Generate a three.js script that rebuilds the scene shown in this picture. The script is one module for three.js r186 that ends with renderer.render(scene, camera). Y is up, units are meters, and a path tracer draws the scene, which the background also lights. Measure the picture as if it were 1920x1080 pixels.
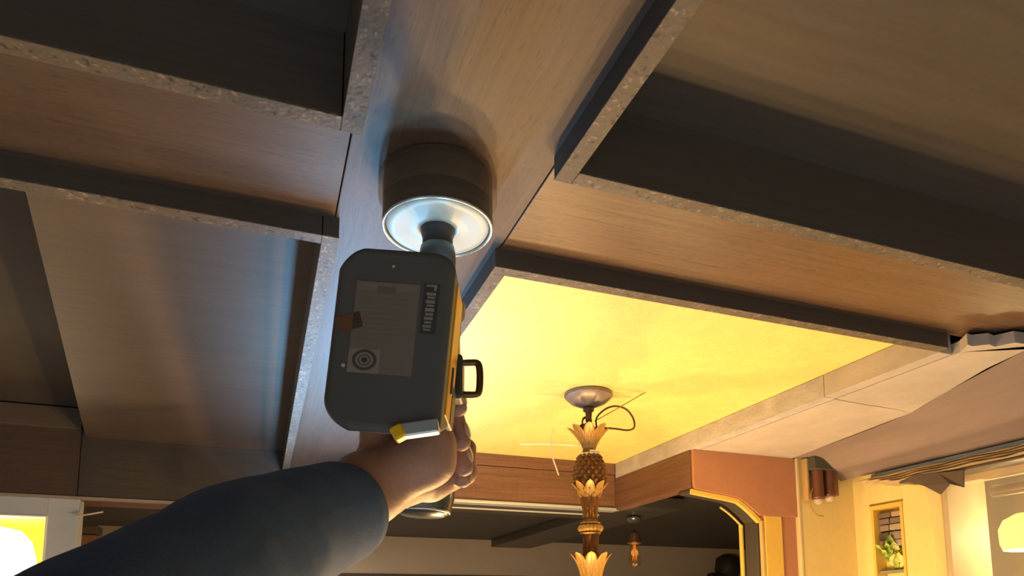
import * as THREE from 'three';
import { RoundedBoxGeometry } from 'three/addons/geometries/RoundedBoxGeometry.js';
import { mergeGeometries, mergeVertices } from 'three/addons/utils/BufferGeometryUtils.js';
import { MarchingCubes } from 'three/addons/objects/MarchingCubes.js';
import { RectAreaLightUniformsLib } from 'three/addons/lights/RectAreaLightUniformsLib.js';

// ---------------------------------------------------------------- camera, light, exposure
const scene = new THREE.Scene();
scene.background = new THREE.Color(0x0b0d10);
const FOCAL = 1297.5, CENTRE_Y = 991.8;                 // measured from the three vanishing points: the picture is the upper part of a taller frame
const camera = new THREE.PerspectiveCamera(2 * Math.atan(CENTRE_Y / FOCAL) * 180 / Math.PI, 1920 / (2 * CENTRE_Y), 0.02, 60);
camera.rotation.set(7.1987 * Math.PI / 180, -20.0742 * Math.PI / 180, -0.123 * Math.PI / 180, 'YXZ');
camera.setViewOffset(1920, 2 * CENTRE_Y, 0, 0, 1920, 1080);
scene.add(camera);
const renderer = new THREE.WebGLRenderer({ antialias: true });
renderer.toneMapping = THREE.LinearToneMapping;
renderer.toneMappingExposure = 1.0;
renderer.shadowMap.enabled = true;
RectAreaLightUniformsLib.init();
const BULB = new THREE.Color(1, 0.62, 0.25), BULB_POWER = 0.88;       // each of the chandelier's five bulbs, out of view, lighting the yellow bay
const LED = new THREE.Color(0.22, 0.58, 1.0), LED_POWER = 66;        // unseen LED lamp hidden behind the raised arm, lights the beam blue
const NOSE = new THREE.Color(0.6, 0.88, 1.0), CHUCK_POWER = 0.017;                                            // each of three unseen lamps in the drill's nose, lighting the bowl's underside
const FAR = new THREE.Color(1, 0.82, 0.64), FAR_POWER = 3.0;          // unseen lamp in the next room, placed to light its far wall
const DOWN = new THREE.Color(0.82, 0.92, 1.0), DOWN_POWER = 13;     // each unseen ceiling lamp behind the camera, placed to lift the dark areas
const GLOBE = new THREE.Color(1, 0.72, 0.36), GLOBE_POWER = 0.35;     // globe lamp in the yellow room on the left
const SHADE = new THREE.Color(1, 0.78, 0.42), SHADE_POWER = 0.22;     // lamp behind the plastic sheet on the right

// ---------------------------------------------------------------- helpers
const V = (x, y, z) => new THREE.Vector3(x, y, z);
let seed = 7;
const rnd = () => { seed = (seed * 1664525 + 1013904223) >>> 0; return seed / 4294967296; };
const taken = {};
function numbered(n) { const k = taken[n] = (taken[n] ?? -1) + 1; return k ? `${n}_${String(k).padStart(3, '0')}` : n; }
function thing(name, label, category, pos = [0, 0, 0], turn = 0, group) {
  const o = new THREE.Group(); o.name = numbered(name); o.position.set(...pos); o.rotation.y = turn;
  o.userData = { label, category }; if (group) o.userData.group = group; scene.add(o); return o;
}
function mesh(name, geo, mat, parent = scene) {
  const m = new THREE.Mesh(geo, mat); m.name = parent === scene ? numbered(name) : name; m.castShadow = m.receiveShadow = true; parent.add(m); return m;
}
function tag(o, label, category, group) { o.userData.label = label; o.userData.category = category; if (group) o.userData.group = group; return o; }
function struct(name, geo, mat, parent = scene) { const m = mesh(name, geo, mat, parent); if (parent === scene) m.userData.kind = 'structure'; return m; }
// lattice noise that wraps with period p
function lattice(s) {
  const t = new Float32Array(4096); let q = s * 7919 + 13; for (let i = 0; i < 4096; i++) { q = (q * 1664525 + 1013904223) >>> 0; t[i] = q / 4294967296; }
  const f = (x) => x * x * (3 - 2 * x);
  return (x, y, px, py) => {
    const i = Math.floor(x), j = Math.floor(y), u = f(x - i), v = f(y - j), g = (a, b) => t[((((a % px) + px) % px) * 57 + (((b % py) + py) % py) * 131) & 4095];
    return (g(i, j) * (1 - u) + g(i + 1, j) * u) * (1 - v) + (g(i, j + 1) * (1 - u) + g(i + 1, j + 1) * u) * v;
  };
}
function tex(n, fn, srgb = true) {
  const d = new Uint8Array(n * n * 4);
  for (let y = 0; y < n; y++) for (let x = 0; x < n; x++) { const c = fn(x / n, y / n), k = (y * n + x) * 4; for (let i = 0; i < 3; i++) d[k + i] = Math.max(0, Math.min(255, c[i] ?? c[0])); d[k + 3] = 255; }
  const t = new THREE.DataTexture(d, n, n); t.wrapS = t.wrapT = THREE.RepeatWrapping; t.magFilter = THREE.LinearFilter; t.minFilter = THREE.LinearMipmapLinearFilter; t.generateMipmaps = true;
  if (srgb) t.colorSpace = THREE.SRGBColorSpace; t.needsUpdate = true; return t;
}
// wood: u runs along the grain; one tile is 0.6 m by 0.3 m
function woodTextures(s, base, vary, pore, n = 512) {
  const N = lattice(s), M = lattice(s + 50);
  const g = (u, v) => {
    const w = v + 0.035 * (M(u * 3, v * 3, 3, 3) - .5);
    return .45 * N(u * 4, w * 64, 4, 64) + .3 * N(u * 9, w * 150, 9, 150) + .25 * M(u * 3, v * 8, 3, 8);
  };
  const pores = (u, v) => (M(u * 40, v * 220, 40, 220) > .83 ? 1 : 0);
  const col = tex(n, (u, v) => { const k = 1 + vary * 2 * (g(u, v) - .5) - pore * pores(u, v) + .1 * vary / .2 * (N(u * 120, v * 120, 120, 120) - .5); return [base[0] * k, base[1] * k, base[2] * k]; });
  const bump = tex(n, (u, v) => { const k = 255 * (.25 + .6 * g(u, v) - pore * pores(u, v)); return [k, k, k]; }, false);
  return [col, bump];
}
function wood(s, base, vary, rough, bump = 0.0004, pore = .12) { const [map, b] = woodTextures(s, base, vary, pore); return new THREE.MeshStandardMaterial({ map, bumpMap: b, bumpScale: bump, roughness: rough }); }
// rough sawn edge of a board: chips and specks
function edgeWood(s, base) {
  const N = lattice(s), M = lattice(s + 9);
  const h = (u, v) => .5 * N(u * 90, v * 45, 90, 45) + .5 * M(u * 200, v * 100, 200, 100);
  const map = tex(512, (u, v) => { const k = h(u, v), f = .82 + .32 * N(u * 8, v * 5, 8, 5) * k * 1.4 + (k > .74 ? .28 : 0) - (k < .22 ? .3 : 0); return [base[0] * f, base[1] * f, base[2] * f]; });
  const b = tex(512, (u, v) => { const k = 255 * h(u, v); return [k, k, k]; }, false);
  return new THREE.MeshStandardMaterial({ map, bumpMap: b, bumpScale: 0.0007, roughness: .62 });
}
function plaster(s, base, vary, rough = .85, bump = .0008) {
  const N = lattice(s), M = lattice(s + 3);
  const h = (u, v) => .4 * N(u * 5, v * 5, 5, 5) + .35 * M(u * 18, v * 18, 18, 18) + .25 * N(u * 90, v * 90, 90, 90);
  const map = tex(256, (u, v) => { const k = 1 + vary * 2 * (h(u, v) - .5); return [base[0] * k, base[1] * k, base[2] * k]; });
  const b = tex(256, (u, v) => { const k = 255 * h(u, v); return [k, k, k]; }, false);
  return new THREE.MeshStandardMaterial({ map, bumpMap: b, bumpScale: bump, roughness: rough });
}
const plain = (hex, roughness = .5, metalness = 0, more = {}) => new THREE.MeshPhysicalMaterial({ color: hex, roughness, metalness, ...more });
// uv in tiles of (tu, tv) metres, projected along each face's own normal; long: axis the grain follows
function boxUV(geo, long = 0, tu = .6, tv = .3, off = 0) {
  const g = geo.index ? geo.toNonIndexed() : geo, p = g.attributes.position, uv = new Float32Array(p.count * 2), a = V(), b = V(), c = V();
  for (let i = 0; i < p.count; i += 3) {
    a.fromBufferAttribute(p, i); b.fromBufferAttribute(p, i + 1).sub(a); c.fromBufferAttribute(p, i + 2).sub(a); b.cross(c);
    const n = [Math.abs(b.x), Math.abs(b.y), Math.abs(b.z)], ax = n.indexOf(Math.max(...n));
    let ua, va; if (ax === long) { ua = (long + 1) % 3; va = (long + 2) % 3; } else { ua = long; va = 3 - long - ax; }
    for (let k = 0; k < 3; k++) { a.fromBufferAttribute(p, i + k); const q = [a.x, a.y, a.z]; uv[(i + k) * 2] = q[ua] / tu + off; uv[(i + k) * 2 + 1] = q[va] / tv + off * .7; }
  }
  g.setAttribute('uv', new THREE.BufferAttribute(uv, 2)); return g;
}
// chamfered box from corner to corner
function slab(x0, x1, y0, y1, z0, z1, r = .0015, long = -1, tu = .6, tv = .3) {
  const w = Math.abs(x1 - x0), h = Math.abs(y1 - y0), d = Math.abs(z1 - z0); if (long < 0) long = w >= h && w >= d ? 0 : d >= h ? 2 : 1;
  const g = new RoundedBoxGeometry(w, h, d, 1, Math.min(r, w / 3, h / 3, d / 3)); g.translate((x0 + x1) / 2, (y0 + y1) / 2, (z0 + z1) / 2);
  return boxUV(g, long, tu, tv, rnd());
}
const poly = (pts) => { const s = new THREE.Shape(); pts.forEach(([x, y], i) => i ? s.lineTo(x, y) : s.moveTo(x, y)); return s; };
function extrude(shape, depth, bevel = 0, seg = 2) {
  return new THREE.ExtrudeGeometry(shape, { depth: Math.max(depth - 2 * bevel, 1e-4), bevelEnabled: bevel > 0, bevelThickness: bevel, bevelSize: bevel, bevelOffset: -bevel, bevelSegments: seg, curveSegments: 12 }).translate(0, 0, bevel);
}
// horizontal plate: pts in (x, z), underside y0, thickness h
function plate(pts, y0, h) { const g = extrude(poly(pts.map(([x, z]) => [x, -z])), h); g.rotateX(-Math.PI / 2); g.translate(0, y0, 0); return boxUV(g, 0, .6, .6); }
const tube = (pts, r, seg = 48, rad = 10, closed = false) => new THREE.TubeGeometry(new THREE.CatmullRomCurve3(pts, closed), seg, r, rad, closed);
const lathe = (pts, seg = 48) => new THREE.LatheGeometry(pts.map(([r, y]) => new THREE.Vector2(r, y)), seg);
const M = (parts) => mergeGeometries(parts.map((g) => { const q = g.index ? g.toNonIndexed() : g; for (const k of Object.keys(q.attributes)) if (!['position', 'normal', 'uv'].includes(k)) q.deleteAttribute(k); return q; }));
// parametric sheet f(u, v) -> Vector3
function sheet(f, nu, nv, closedU = false) {
  const pos = [], uv = [], idx = [];
  for (let j = 0; j <= nv; j++) for (let i = 0; i <= nu; i++) { const p = f(i / nu, j / nv); pos.push(p.x, p.y, p.z); uv.push(i / nu, j / nv); }
  for (let j = 0; j < nv; j++) for (let i = 0; i < nu; i++) { const a = j * (nu + 1) + i, b = a + 1, c = a + nu + 1, d = c + 1; idx.push(a, b, d, a, d, c); }
  const g = new THREE.BufferGeometry(); g.setAttribute('position', new THREE.Float32BufferAttribute(pos, 3)); g.setAttribute('uv', new THREE.Float32BufferAttribute(uv, 2)); g.setIndex(idx); g.computeVertexNormals();
  if (closedU) { const n = g.attributes.normal; for (let j = 0; j <= nv; j++) { const a = j * (nu + 1), b = a + nu; for (let k = 0; k < 3; k++) { const m = n.array[a * 3 + k] + n.array[b * 3 + k]; n.array[a * 3 + k] = n.array[b * 3 + k] = m / 2; } } }
  return g;
}

// ---------------------------------------------------------------- materials
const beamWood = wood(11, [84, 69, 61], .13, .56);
const beamWood2 = wood(23, [106, 82, 64], .14, .42);  // warmer copy of beamWood, orange lamp light put into the colour
const lipWood = edgeWood(31, [104, 95, 87]);
const darkPanel = wood(41, [78, 71, 67], .08, .6, .0001, .02);
const leftPanel = wood(47, [90, 78, 71], .08, .6, .0001, .02);
const headerWood = wood(53, [112, 82, 68], .16, .5);
const headerLeft = wood(57, [74, 60, 55], .1, .6);
const headerDark = wood(59, [66, 61, 58], .08, .6);
const yellowPaint = (() => {
  const N = lattice(61), K = lattice(62);
  const map = tex(1024, (u, v) => { const k = 1 + .035 * (N(u * 24, v * 24, 24, 24) - .5) + .05 * (K(u * 150, v * 150, 150, 150) - .5), s = K(u * 230, v * 230, 230, 230) > .965 && N(u * 7, v * 7, 7, 7) > .4 ? .72 : 1; return [238 * k * s, 219 * k * s, 134 * k * s]; });
  const b = tex(512, (u, v) => { const k = 255 * (.5 * N(u * 40, v * 40, 40, 40) + .5 * K(u * 110, v * 110, 110, 110)); return [k, k, k]; }, false);
  return new THREE.MeshStandardMaterial({ map, bumpMap: b, bumpScale: .0006, roughness: .55 });
})();
const beige = plaster(71, [184, 177, 173], .07), wallBeige = plaster(73, [192, 180, 166], .04), wallOrange = plaster(75, [186, 132, 100], .05, .7), wallYellow = plaster(77, [236, 216, 148], .04, .75);
const white = plaster(79, [180, 190, 206], .03, .8), floorMat = plaster(81, [186, 186, 186], .1, .6), slabMat = plaster(83, [70, 64, 60], .08), darkCeil = plaster(85, [84, 80, 78], .06, .55);
const goldPaint = plaster(87, [232, 196, 96], .06, .45);

// ---------------------------------------------------------------- room shell
const H = 0.45;                                        // underside of the beams' edges above the camera
const FLOOR = -1.75;
struct('floor', slab(-2.5, 3.6, FLOOR - .1, FLOOR, -4.1, 2.4, .002, 0, 1.2, 1.2), floorMat);  // out of view; pale grey to bounce lamp light up to the ceiling
struct('ceiling', slab(-2.5, 3.6, .602, .70, -2.30, 2.4, .002, 0, 1.2, 1.2), slabMat);
struct('ceiling', slab(-2.5, 3.6, .456, .55, -4.1, -2.302, .002, 0, 1.2, 1.2), darkCeil);
struct('wall_back', slab(-2.5, 3.6, FLOOR, .602, 2.3, 2.4, .002, 0, 1.2, 1.2), wallBeige);
struct('wall_left', slab(-2.5, -2.4, FLOOR, .602, -4.0, 2.3, .002, 2, 1.2, 1.2), wallBeige);
struct('wall_front', slab(-2.4, 3.5, FLOOR, .456, -4.03, -3.93, .002, 0, 1.2, 1.2), wallBeige);
struct('wall_far_right', slab(3.5, 3.6, FLOOR, .602, -4.0, 2.3, .002, 2, 1.2, 1.2), wallBeige);
struct('trim_1', slab(-2.4, 3.5, .222, .239, -3.93, -3.905), headerDark);

// right side wall with the niche and the window opening
const XB = 1.648;
{
  const t = .14, m = wallYellow, parts = [
    slab(XB, XB + t, FLOOR, .602, -1.64, -1.497, .001, 1, .8, .8), slab(XB, XB + t, .312, .602, -1.497, -1.392, .001, 1, .8, .8),
    slab(XB, XB + t, FLOOR, -.30, -1.497, -1.392, .001, 1, .8, .8), slab(XB, XB + t, FLOOR, .602, -1.392, -1.277, .001, 1, .8, .8),
    slab(XB, XB + t, .352, .602, -1.277, -.55, .001, 2, .8, .8), slab(XB, XB + t, FLOOR, -.45, -1.277, -.55, .001, 2, .8, .8),
    slab(XB, XB + t, FLOOR, .602, -.55, 2.3, .001, 2, .8, .8), slab(XB + .036, XB + t, -.30, .312, -1.497, -1.392, .001, 1, .8, .8)];
  struct('wall_right', M(parts), m);
}
// yellow wall end beside the arch
struct('wall_front_right', slab(1.446, XB, FLOOR, .602, -1.64, -1.556, .001, 1, .8, .8), wallYellow);
struct('trim_2', slab(1.438, 1.448, FLOOR, .452, -1.575, -1.552, .003), plaster(89, [222, 204, 160], .05, .6));

// orange wall with the chamfered arch
{
  const a = new THREE.Shape();
  a.moveTo(1.093, .4495); a.lineTo(1.093, .338); a.lineTo(1.205, .325); a.quadraticCurveTo(1.245, .318, 1.272, .298); a.lineTo(1.308, .268); a.lineTo(1.316, .255);
  a.lineTo(1.318, FLOOR); a.lineTo(1.438, FLOOR); a.lineTo(1.438, .4495); a.closePath();
  const g = extrude(a, .062); g.translate(0, 0, -1.628);
  struct('wall_arch', boxUV(g, 1, .8, .8), wallOrange);
  const line = [[1.088, .3405], [1.205, .3275], [1.238, .322], [1.262, .308], [1.284, .292], [1.312, .268]];
  const bead = (z, w, deep = .012) => { // strip along the arch edge
    const n = line.length, top = line.map(([x, y]) => [x, y]), low = line.map(([x, y], i) => { const p = line[Math.max(0, i - 1)], q = line[Math.min(n - 1, i + 1)], l = Math.hypot(q[0] - p[0], q[1] - p[1]); return [x + (q[1] - p[1]) / l * w, y - (q[0] - p[0]) / l * w]; });
    return boxUV(extrude(poly([...top, ...low.reverse()]), deep, .0015).translate(0, 0, z), 0, .5, .5);
  };
  const t = thing('arch_trim', 'gold edging strip along the chamfered top corner of the dark archway', 'trim');
  mesh('curved_strip', bead(-1.572, .0135), goldPaint, t);
  const t5 = thing('arch_lining', 'dark brown board lining the thickness of the archway behind the gold strip', 'lining');
  mesh('curved_board', bead(-1.628, .006, .054), headerDark, t5); mesh('upright_board', slab(1.3085, 1.3165, FLOOR, .264, -1.628, -1.574, .001, 1), headerDark, t5);
  const t2 = thing('arch_jamb', 'narrow light-edged upright on the right side of the dark archway', 'trim');
  mesh('front_bead', slab(1.3115, 1.322, FLOOR, .266, -1.572, -1.560, .003), plaster(91, [206, 170, 118], .1, .5), t2);
  const back = line.map(([x, y]) => [x - .012, y - .0135]);
  const t3 = thing('arch_back_trim', 'thin gold edge on the far side of the archway with an upright below it', 'trim');
  mesh('curved_strip', tube(back.slice(2).map(([x, y]) => V(x + .004, y, -1.632)), .0035, 24, 8), goldPaint, t3);
  mesh('upright', slab(1.298, 1.306, FLOOR, .262, -1.642, -1.630, .002), goldPaint, t3);
  const t4 = thing('pilaster_panel', 'golden yellow strip of wall right of the archway, under the orange header', 'wall panel');
  mesh('panel', slab(1.323, 1.381, FLOOR, .2785, -1.566, -1.558, .001, 1, .8, .8), goldPaint, t4);
  // the header's upper part stands proud
  const h = thing('arch_header', 'orange painted header board over the archway, below the plaster soffit', 'header');
  mesh('board', boxUV(extrude(poly([[1.0935, .4495], [1.0935, .3415], [1.205, .3285], [1.240, .3225], [1.264, .3085], [1.286, .2925], [1.306, .279], [1.4375, .279], [1.4375, .4495]]), .009, .001).translate(0, 0, -1.566), 0, .8, .8), wallOrange, h);
}
// side header that runs back from the arch
{
  const h = thing('side_header', 'brown wood-grained header running back from the arch to the far corner', 'header');
  mesh('board', slab(1.088, 1.118, .344, .4495, -1.99, -1.567, .001, 2), headerWood, h);
}
// right header at the far side of the yellow bay
{
  const h = thing('header_beam', 'reddish brown header at the far side of the yellow ceiling bay', 'beam');
  mesh('upper_board', slab(.26, 1.088, .462, .52, -2.03, -1.986, .001, 0), headerWood, h);
  mesh('lower_board', slab(.26, 1.088, .352, .4605, -2.03, -1.99, .001, 0), headerWood, h);
  mesh('metal_strip', slab(.26, 1.10, .3425, .3515, -2.03, -1.984, .002), plain(0xc9d2da, .3, .4), h);
  mesh('soffit_board', slab(.26, 1.118, .352, .372, -2.25, -2.031, .001, 0), headerDark, h);
  mesh('thin_bead', slab(.26, 1.10, .346, .351, -2.135, -2.128, .001), plain(0xcfd0d0, .4, .1), h);
}
// left header
{
  const h = thing('header_beam', 'near-black header across the far left end of the ceiling above the white wall', 'beam');
  mesh('board', slab(-.50, .26, .346, .602, -2.31, -2.27, .001, 0), headerDark, h);
  mesh('board', slab(-2.4, -.502, .346, .602, -2.31, -2.269, .001, 0), headerLeft, h);
  mesh('edge_strip', slab(-2.4, .26, .337, .345, -2.29, -2.266, .0015), plaster(93, [150, 140, 132], .08), h);
  mesh('underside_board', slab(-2.4, .26, .337, .350, -2.41, -2.291, .001, 0), headerWood, h);
  const b = thing('batten', 'light brown batten high in the dark opening at the left edge', 'batten');
  mesh('strip', slab(-2.3, -.497, .537, .598, -2.268, -2.245, .002, 0), leftPanel, b);
}

// ---------------------------------------------------------------- beams
function sideBoard(x0, x1, z0, z1, long, b) {
  const m = mesh('side_board', slab(x0, x1, H + .0022, .602, z0, z1, .0008, long), darkPanel, b), e = .0004;
  mesh('sawn_edge', slab(x0 - e, x1 + e, H, H + .0021, Math.min(z0, z1) - e, Math.max(z0, z1) + e, .0008, long, .5, .25), lipWood, m);
}
const BX0 = .0545, BX1 = .2905, BZ0 = -.594, BZ1 = -.8225, LIP = .019, REC = .026;
{
  const b = thing('ceiling_beam', 'dark wooden box beam running away under the ceiling, drilled by the hole saw', 'beam');
  mesh('bottom_board', slab(.0685, .277, H + REC, H + REC + .018, -2.268, 1.9, .001, 2), beamWood, b);
  sideBoard(BX0, BX0 + LIP, BZ0 - LIP - .0, 1.9, 2, b);
  sideBoard(BX1 - LIP, BX1, BZ0 - LIP, 1.9, 2, b);
  sideBoard(BX0, BX0 + LIP, -2.268, BZ1 + LIP, 2, b);
  sideBoard(BX1 - LIP, BX1, -1.984, BZ1 - .0005, 2, b);
}
{
  const b = thing('ceiling_beam', 'wooden cross beam on the left with brown bottom board and thin raised edges', 'beam');
  mesh('bottom_board', slab(-2.39, .0675, H + REC, H + REC + .018, BZ1 + LIP - .004, BZ0 - LIP + .004, .001, 0), beamWood, b);
  sideBoard(-2.39, BX0 - .001, BZ0 - LIP, BZ0, 0, b);
  sideBoard(-2.39, BX0 - .001, BZ1, BZ1 + LIP, 0, b);
}
{
  const b = thing('ceiling_beam', 'wooden cross beam on the right above the yellow bay, bottom board coloured warmer for its orange light', 'beam');
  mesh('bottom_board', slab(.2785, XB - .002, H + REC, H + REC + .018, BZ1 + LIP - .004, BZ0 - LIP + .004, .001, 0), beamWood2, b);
  sideBoard(BX1 + .001, XB - .002, BZ0 - LIP, BZ0, 0, b);
  sideBoard(BX1 - LIP, 1.083, BZ1, BZ1 + LIP, 0, b);
}
// ---------------------------------------------------------------- ceiling panels in the bays
const panel = (label, pts, y, mat) => { const g = plate(pts, y, .012); return tag(mesh('ceiling_panel', g, mat), label, 'panel'); };
panel('bright yellow painted ceiling panel in the bay with the chandelier', [[BX1, BZ1], [1.105, BZ1], [1.105, -1.986], [BX1, -1.986]], .499, yellowPaint);
panel('brown ceiling panel left of the beam with a slanting left edge', [[.0545, BZ1], [-.270, BZ1], [-.4905, -2.269], [.0545, -2.269]], .52, leftPanel);
panel('dark ceiling panel in the bay at the upper left, nearest the camera', [[BX0, BZ0], [-2.39, BZ0], [-2.39, 1.9], [BX0, 1.9]], .535, darkPanel);
panel('dark brown ceiling panel in the bay at the upper right, with a warm patch', [[BX1, BZ0], [XB, BZ0], [XB, 1.9], [BX1, 1.9]], .535, darkPanel);

// ---------------------------------------------------------------- plaster soffit on the right, cove and rail
{
  const s = thing('plaster_soffit', 'flat beige plaster soffit between the yellow bay and the curtain rail', 'soffit');
  const rag = [[1.083, -.796], [1.098, -.781], [1.112, -.783], [1.131, -.768], [1.150, -.772], [1.163, -.748], [1.25, -.742]];
  mesh('slab', plate([[1.118, -1.084], [1.118, -.81], ...rag.slice(1), [1.214, -.742], [1.216, -.769], [1.238, -.849], [1.354, -1.106], [1.300, -1.096], [1.230, -1.091], [1.226, -1.093]], .4495, .02), beige, s);
  mesh('slab', plate([[1.118, -1.562], [1.118, -1.087], [1.226, -1.0955], [1.230, -1.0945], [1.300, -1.098], [1.354, -1.107], [1.424, -1.535], [1.43, -1.562]], .4495, .02), beige, s);
  mesh('edge_batten', slab(1.088, 1.117, .4500, .4985, -1.985, -1.085, .0015, 2), plaster(95, [188, 186, 190], .16, .6, .0015), s);
  mesh('edge_batten', slab(1.088, 1.117, .4502, .4985, -1.084, -.8235, .0015, 2), beige, s);
}
{ // cove that sags from the soffit's edge to the rail
  const e0 = [[1.250, -.742], [1.216, -.769], [1.238, -.849], [1.354, -1.106], [1.424, -1.535], [1.43, -1.556]].map(([x, z]) => V(x, .4505, z));
  const c0 = new THREE.CatmullRomCurve3([V(1.12, .4505, -.45), V(1.19, .4505, -.68), V(1.217, .4505, -.769), V(1.285, .4505, -.95), V(1.354, .4505, -1.106), V(1.395, .4505, -1.32), V(1.424, .4505, -1.535), V(1.427, .4505, -1.556)]);
  const N = lattice(5);
  const g = sheet((u, v) => {
    const a = c0.getPointAt(v), z = a.z, b = V(1.604, .395, Math.max(z, -1.50) + (z < -1.5 ? (z + 1.5) : 0));
    const p = a.clone().lerp(b, u); p.y += .020 * Math.sin(Math.PI * u) * (1 - .3 * u) - .016 * Math.exp(-(((u - .62) / .16) ** 2)) + .002 * (N(u * 3, v * 5, 60, 90) - .5); return p;
  }, 48, 64);
  tag(mesh('plaster_cove', M([g, g.clone().translate(0, .012, 0)]), plaster(97, [142, 128, 128], .05)), 'curved mauve plaster cove sagging down to the curtain rail', 'cove');
  const r = thing('curtain_rail', 'glossy metal curtain rail at the right, its pale blue gleam put into the colour', 'rail');
  mesh('rail_tube', tube([V(1.603, .384, -1.43), V(1.603, .384, -1.0), V(1.603, .384, -.5)], .0085, 40, 16), plain(0x9fc0e6, .25, .2), r);  // pale blue base colour stands in for a cool gleam
  mesh('end_cap', new THREE.SphereGeometry(.013, 20, 14).scale(1, 1, .7).translate(1.603, .384, -1.434), plain(0xa9a49c, .4, .3), r);
}
{ // folded pleated blind under the rail
  const b = thing('pleated_blind', 'cream pleated blind folded flat in a stack under the curtain rail', 'blind');
  for (let k = 0; k < 4; k++) {
    const y = .374 - k * .0058, z0 = -1.472 + k * .034, N = lattice(200 + k);
    const g = sheet((u, v) => { const z = z0 + v * (-.5 - z0); return V(1.575 + .07 * u - .003 * N(v * 22, k, 60, 9) * (1 - u) * 2, y - .004 * u + .0012 * Math.sin(v * 40 + k) * (1 - u) + .0015 * (N(u * 3, v * 30, 30, 60) - .5), z); }, 8, 90);
    mesh('pleat', M([g, g.clone().translate(0, .0018, 0)]), plaster(210 + k, [206, 186, 150], .12, .7), b);
  }
  mesh('head_box', slab(1.592, XB - .001, .3535, .372, -1.40, -.5, .003), plaster(219, [190, 172, 146], .12, .7), b);
  mesh('bottom_bar', slab(1.585, XB - .001, .347, .3525, -1.345, -.5, .002), plain(0x5a4d48, .45), b);
}
{ // dark rag hanging off the blind
  const pts = [[-1.325, .352], [-1.285, .360], [-1.225, .353], [-1.160, .346], [-1.165, .305], [-1.193, .318], [-1.222, .297], [-1.262, .325]];
  const g = extrude(poly(pts.map(([z, y]) => [-z, y])), .004, .001); g.rotateY(Math.PI / 2); g.translate(1.575, 0, 0);
  const p = g.attributes.position; for (let i = 0; i < p.count; i++) p.setX(i, p.getX(i) + .006 * Math.sin(p.getZ(i) * 90)); g.computeVertexNormals();
  tag(mesh('dark_rag', g, plain(0x5b5048, .9)), 'dark torn cloth hanging in points below the blind', 'cloth');
}

// ---------------------------------------------------------------- niche, window and plastic at the right
{
  const f = thing('niche', 'narrow yellow-edged wall niche with stones and green leaves', 'niche', [0, 0, 0]);
  mesh('lining', M([slab(XB - .003, XB + .0355, .2995, .3118, -1.4965, -1.3925, .001), slab(XB - .003, XB + .0355, -.29, .2995, -1.4965, -1.4875, .001), slab(XB - .003, XB + .0355, -.29, .2995, -1.4005, -1.3925, .001)]), goldPaint, f);
  mesh('edge_line', slab(XB - .0045, XB - .001, .3122, .3148, -1.499, -1.389, .0006), plain(0x8a6a28, .6), f);
  const tones = [0x6f635c, 0x8d8078, 0xb09a84, 0x93868c, 0x59504e, 0x7a6d66, 0xa99c90], rows = [[.283, .016], [.2655, .017], [.247, .019], [.223, .024], [.202, .019]];
  rows.forEach(([y, h], r) => { let z = -1.487; while (z < -1.402) { const w = Math.min(.028 + .022 * rnd(), -1.401 - z); if (w < .006) break; const g = new RoundedBoxGeometry(.02 + .012 * rnd(), h * .94, w * .95, 2, .004); g.translate(XB + .026, y, z + w / 2);
    mesh('stone', g, plain(tones[(r * 3 + Math.floor(rnd() * 3)) % 7], .8), f); z += w; } });
  mesh('ledge', slab(XB + .006, XB + .035, .118, .126, -1.487, -1.401, .002), plain(0x8c8f80, .7), f);
}
{
  const pl = thing('leafy_plant', 'small bright green leafy plant in the yellow wall niche', 'plant', [XB + .016, .126, -1.444]);
  mesh('stem', tube([V(0, 0, 0), V(.002, .03, .002), V(0, .05, 0)], .002, 12, 6), plain(0x6c8040, .7), pl);
  const leaf = (w, l) => sheet((u, v) => { const s = (u - .5) * 2, wd = w * Math.sin(Math.PI * Math.min(1, v * .92 + .08)) ** .8; return V(s * wd, v * l, .012 * v * v - .006 * s * s + .0025 * Math.sin(v * 16) * s); }, 8, 12);
  const greens = [0xc9dc6a, 0xdfe58a, 0x8fae45, 0xb5cf5c];
  for (let k = 0; k < 16; k++) { const g = leaf(.011 + .005 * rnd(), .032 + .016 * rnd()); g.rotateX(-.2 - .9 * rnd()); g.rotateY(k * 2.4); g.translate((rnd() - .5) * .012, .006 + .05 * rnd(), (rnd() - .5) * .03); mesh('leaf', g, plain(greens[k % 4], .55, 0, { side: THREE.DoubleSide }), pl); }
}
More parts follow.
